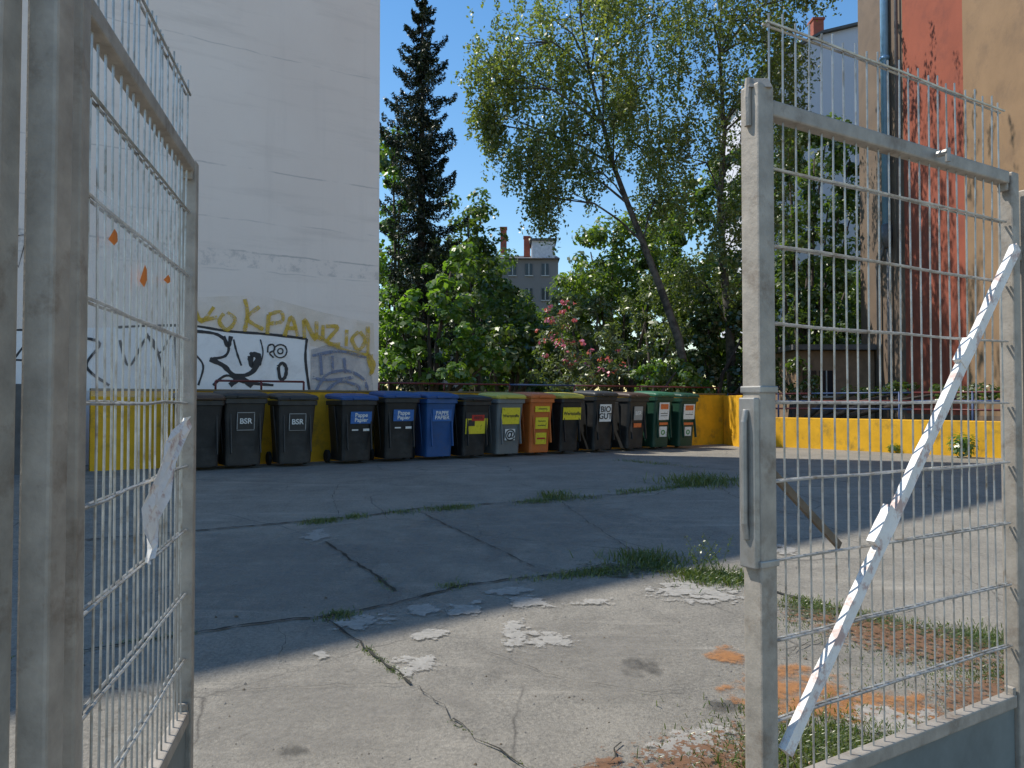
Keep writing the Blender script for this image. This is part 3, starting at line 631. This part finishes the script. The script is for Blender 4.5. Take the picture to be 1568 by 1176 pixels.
# ---------------------------------------------------------------- ground details
def patches(name,polys,mat,z0):
    V=[];Fc=[];A_=[]
    for pi,poly in enumerate(polys):
        z=z0+pi*.0002
        P=[Vector(GP(u,v)) for u,v in poly]; c=sum(P,Vector((0,0)))/len(P); Q=[]
        for i in range(len(P)):
            for k in range(5): Q.append(P[i].lerp(P[(i+1)%len(P)],k/5))
        rm=sum((q-c).length for q in Q)/len(Q)
        Q=[c+(q-c)*(1+.35*(rm/max((q-c).length,.01)-1)) for q in Q]
        o=len(V); n_=len(Q); V.append((c.x,c.y,gz(c.y)+z)); A_.append(1.0)
        for sc_,f in ((.5,.85),(1.0,.55),(1.6,0.0)):
            for q in Q: 
                w_=c+(q-c)*sc_; V.append((w_.x,w_.y,gz(w_.y)+z)); A_.append(f)
        for k in range(n_): Fc.append((o,o+1+k,o+1+(k+1)%n_))
        for r_ in range(2):
            for k in range(n_):
                a=o+1+r_*n_+k; b=o+1+r_*n_+(k+1)%n_; Fc.append((a,a+n_,b+n_,b))
    me=bpy.data.meshes.new(name); me.from_pydata(V,[],Fc); at=me.attributes.new('fall','FLOAT','POINT'); at.data.foreach_set('value',A_); me.materials.append(mat)
    o=bpy.data.objects.new(name,me); sc.collection.objects.link(o); return o
patches('white_paint_patches',[[(985,905),(1030,888),(1090,892),(1140,908),(1140,918),(1060,920),(1000,916)],[(598,1008),(655,1003),(665,1025),(625,1034)],
 [(622,930),(660,920),(670,935),(640,945)],[(680,928),(735,920),(730,938),(690,945)],[(780,915),(810,910),(845,928),(790,932)],[(500,955),(590,938),(600,955),(520,965)],
 [(775,948),(800,950),(805,998),(780,992)],[(805,965),(850,970),(895,985),(820,990)],[(625,970),(680,962),(690,972),(640,980)],[(484,1000),(500,996),(505,1004),(490,1010)],
 [(465,822),(490,808),(505,822),(480,830)],[(1300,1080),(1420,1085),(1400,1125),(1300,1120)],[(1180,830),(1190,850),(1230,850)],[(740,905),(800,898),(820,905),(760,915)],[(860,925),(940,915),(930,925)],[(960,1150),(1080,1110),(1150,1120),(1060,1176)]],M_white,.008)
patches('orange_paint_patches',[[(1125,1050),(1200,1010),(1290,1040),(1300,1075),(1190,1100),(1130,1080)],[(1060,1000),(1110,990),(1150,1000),(1130,1015)],[(1280,1060),(1420,1060),(1440,1100),(1290,1110)]],M_orange,.0065)
patches('repaired_concrete_slabs',[[(500,830),(645,785),(820,870),(610,905)],[(650,785),(900,765),(980,800),(820,865)],[(310,830),(480,815),(590,900),(320,955)],[(300,1060),(520,1010),(700,1060),(600,1150),(350,1150)],[(750,960),(1000,950),(1100,1040),(850,1060)]],M_light,.004)
patches('oil_stains',[[(955,1008),(1000,1010),(1005,1030),(960,1032)],[(425,1140),(470,1138),(475,1150),(430,1153)],[(1080,1072),(1130,1068),(1130,1085),(1090,1088)]],M_stain,.0055)
patches('dry_leaf_litter',[[(940,1150),(1140,1100),(1250,1176),(1150,1230),(960,1230)],[(1180,920),(1400,960),(1568,1000),(1568,1050),(1400,1010),(1190,950)],[(1380,1080),(1568,1010),(1568,1060),(1440,1110)],[(870,1176),(940,1150),(960,1165),(900,1190)]],M_rust,.0115)
patches('moss_patches',[[(1180,915),(1300,935),(1290,955),(1190,940)],[(1300,935),(1430,955),(1420,985),(1300,960)],[(1430,955),(1568,985),(1568,1010),(1430,985)],[(1190,1110),(1400,1120),(1350,1200),(1190,1240)],[(1060,875),(1140,880),(1140,895),(1070,892)],[(900,862),(1030,868),(1010,880),(850,884)]],M_moss,.0100)
M_crack=std('crack_dirt',(.035,.032,.024),.95,var=.4,scale=20)
lines=[([(100,830),(300,813),(450,800),(560,790),(650,778),(720,774),(850,765),(950,757),(1060,742),(1140,732)],.026),
 ([(100,1000),(300,968),(420,950),(500,944),(600,925),(700,898),(800,885),(950,868),(1060,880),(1140,892),(1250,925),(1400,960),(1568,985)],.022),
 ([(500,830),(540,858),(575,880),(605,905)],.022),([(645,785),(700,812),(760,840),(820,870)],.012),([(500,945),(545,978),(590,1015),(630,1046)],.018),
 ([(690,1100),(730,1128),(780,1155),(810,1176)],.008),([(860,1176),(930,1165),(950,1135)],.006),([(300,735),(500,742),(700,725)],.008),([(520,742),(510,760),(520,790)],.006),
 ([(950,705),(1040,714),(1130,722),(1300,740)],.02),([(1050,742),(1000,760),(800,772)],.012),([(860,770),(900,800),(960,840),(970,868)],.008),([(750,1000),(860,1040),(1000,1060),(1100,1050)],.003),([(330,1060),(480,1050),(620,1046)],.003),
 ([(1000,700),(1120,760),(1300,820),(1568,860)],.008),([(1200,1000),(1300,960),(1500,900)],.005),([(630,1046),(680,1080),(700,1110)],.004),([(420,950),(440,980),(430,1010)],.003)]
mb=MB()
zi=.0095
for pts,w in lines:
    zi+=.0004
    Q=[Vector(GP(*p)) for p in pts]; R_=[]
    for i in range(len(Q)-1):
        m_=max(2,int((Q[i+1]-Q[i]).length/.05))
        for k in range(m_): R_.append(Q[i].lerp(Q[i+1],k/m_)+Vector((random.uniform(-1,1),random.uniform(-1,1)))*(.012+.004*math.sin(k)))
    R_.append(Q[-1]); vs=[]
    for i,p_ in enumerate(R_):
        t_=(R_[min(i+1,len(R_)-1)]-R_[max(i-1,0)]).normalized(); nn=Vector((-t_.y,t_.x))*w/2*random.uniform(.15,1.3)
        for s in(1,-1): q=p_+nn*s; vs.append((q.x,q.y,gz(q.y)+zi))
    mb.add(vs,[(2*i,2*i+1,2*i+3,2*i+2) for i in range(len(R_)-1)])
mb.obj('pavement_cracks',M_crack)
M_grass=leafmat('grass_blade',(.06,.11,.02),(.17,.20,.07),.35)
def grass(name,items):
    V=[];Fc=[]
    for (u,v,ru,n,h) in items:
        n=int(n*.8); h=h*.5
        if isinstance(u,tuple): a=Vector(GP(*u)); b=Vector(GP(*v)); ks=[random.random() for _ in range(7)]
        else: a=b=None; c=Vector(GP(u,v))
        for i in range(n):
            if a is not None: 
                f=random.random() if random.random()<.3 else random.choice(ks)+random.gauss(0,.035)
                p=a.lerp(b,f)+Vector((random.gauss(0,ru),random.gauss(0,ru)))
            else: p=c+Vector((random.gauss(0,ru*1.3),random.gauss(0,ru)))
            hh=h*random.uniform(.3,1.3); an=random.uniform(0,6.28); le=Vector((math.cos(an),math.sin(an)))*hh*random.uniform(.15,1.1)
            w=.002+hh*.026; s=Vector((-math.sin(an+1),math.cos(an+1)))*w; z0=gz(p.y); o=len(V)
            m=p+le*.4; tt=p+le
            V+=[(p.x-s.x,p.y-s.y,z0),(p.x+s.x,p.y+s.y,z0),(m.x+s.x*.8,m.y+s.y*.8,z0+hh*.6),(m.x-s.x*.8,m.y-s.y*.8,z0+hh*.6),(tt.x,tt.y,z0+hh*.85)]
            Fc+=[(o,o+1,o+2,o+3),(o+3,o+2,o+4)]
    me=bpy.data.meshes.new(name); me.from_pydata(V,[],Fc); me.materials.append(M_grass); o=bpy.data.objects.new(name,me); sc.collection.objects.link(o)
grass('crack_grass',[((460,803),(560,790),.05,800,.08),((600,786),(720,776),.06,800,.08),((790,770),(910,762),.06,700,.08),((950,756),(1140,733),.07,900,.10),(1070,740,.18,900,.22),(850,762,.07,250,.18),
 ((790,888),(1020,866),.05,1500,.07),(990,858,.11,800,.15),(1095,885,.10,1700,.11),((1020,872),(1140,892),.05,800,.08),(520,942,.05,350,.06),(693,897,.04,150,.06),((555,985),(628,1042),.016,450,.03),((580,885),(600,905),.02,120,.04),
 ((950,705),(1060,716),.08,400,.08),((1190,915),(1400,962),.07,1900,.055),((1400,962),(1568,985),.10,1900,.06),(1480,1015,.18,1100,.045),((1190,940),(1568,1040),.14,1100,.04),
 ((1100,1160),(1200,1170),.04,350,.04),(1260,1130,.15,2800,.065),(1230,1180,.17,2500,.08),(1340,1150,.14,1400,.06),((20,1005),(300,968),.02,300,.03),((690,1100),(800,1165),.01,120,.015),((1480,1040),(1568,1020),.06,500,.05),(1380,1050,.2,500,.03)])
mb=MB()
for i in range(900):
    y=random.uniform(2.2,9) ; x=random.uniform(-.75,.85)*y; r_=random.uniform(.002,.007)*(2 if random.random()<.06 else 1)
    c_=Vector((x,y,gz(y)+r_*.3)); a0=random.uniform(0,3)
    vs=[c_+Vector((math.cos(a0+k*1.571)*r_*random.uniform(.7,1.3),math.sin(a0+k*1.571)*r_*random.uniform(.7,1.3),0)) for k in range(4)]+[c_+Vector((0,0,r_*.8))]
    mb.add(vs,[(0,1,4),(1,2,4),(2,3,4),(3,0,4)],i%3==0)
mb.obj('gravel_crumbs',[std('crumb_stone',(.22,.2,.18),.9),std('crumb_debris',(.12,.085,.05),.9)])
wd_=empty('weed_plant',(0,0,0)); mb=MB(); C=[]
gx,gy=GP(1085,880)
for i in range(14):
    an=random.uniform(0,6.28); l=random.uniform(.15,.30); q=Vector((gx+random.uniform(-.1,.1),gy+random.uniform(-.05,.05),gz(gy))); tp=q+Vector((math.cos(an)*.12,math.sin(an)*.12,l))
    mb.tube([q,(q+tp)/2+Vector((0,0,.03)),tp],.002,4)
    for k in range(12): C.append(q.lerp(tp,random.uniform(.3,1))+Vector((random.gauss(0,.012),random.gauss(0,.012),0)))
mb.obj('stalks',M_grass,wd_); C=np.array([tuple(c) for c in C]); leafobj('leaves',C,rng.normal(size=C.shape),.010,M_grass,wd_)
def weed(name,x,y,r,h,n=600,ls=.03,mat=None):
    d=rdir(n); C=np.array([x,y,gz(y)+h*.5])+d*np.array([r,r,h*.5])*rng.uniform(.2,1,size=(n,1)); leafobj(name,C,d+np.array([0,0,.8]),ls,mat or L_bright)
weed('weed_plant',7.55,12.9,.25,.45,500,.035); weed('weed_plant',8.1,12.4,.2,.3,300,.03); weed('weed_plant',7.0,14.1,.15,.18,200,.025)

# ---------------------------------------------------------------- light, world, camera
el=math.radians(55); s2=Vector((.968,-.25)).normalized()
sd=Vector((s2.x*math.cos(el),s2.y*math.cos(el),-math.sin(el)))
ld=bpy.data.lights.new('sun','SUN'); ld.energy=5.0; ld.angle=math.radians(.5); ld.color=(1,.95,.86)
lo=bpy.data.objects.new('sun',ld); sc.collection.objects.link(lo); lo.rotation_euler=sd.to_track_quat('-Z','Y').to_euler(); lo.location=(-20,10,30)
w=bpy.data.worlds.new('World'); sc.world=w; w.use_nodes=True; nt=w.node_tree; nt.nodes.clear()
sk=nt.nodes.new('ShaderNodeTexSky'); sk.sky_type='NISHITA'; sk.sun_disc=False; sk.sun_elevation=el; sk.sun_rotation=math.atan2(-s2.x,-s2.y) % (2*math.pi)
sk.air_density=1.2; sk.dust_density=0.0; sk.ozone_density=1.2
hs=nt.nodes.new('ShaderNodeHueSaturation'); hs.inputs['Saturation'].default_value=1.28; hs.inputs['Value'].default_value=1.14
bg=nt.nodes.new('ShaderNodeBackground'); bg.inputs[1].default_value=.15; o=nt.nodes.new('ShaderNodeOutputWorld')
nt.links.new(sk.outputs[0],hs.inputs['Color']); nt.links.new(hs.outputs[0],bg.inputs[0]); nt.links.new(bg.outputs[0],o.inputs[0])
cd=bpy.data.cameras.new('camera'); cd.sensor_width=36; cd.lens=36*F/1568; cd.clip_start=.05; cd.clip_end=3000
cam=bpy.data.objects.new('camera',cd); sc.collection.objects.link(cam); cam.location=(0,0,EYE); cam.rotation_euler=(math.radians(90+1.31),0,0); sc.camera=cam
sc.view_settings.view_transform='Standard'; sc.view_settings.look='None'; sc.view_settings.exposure=0
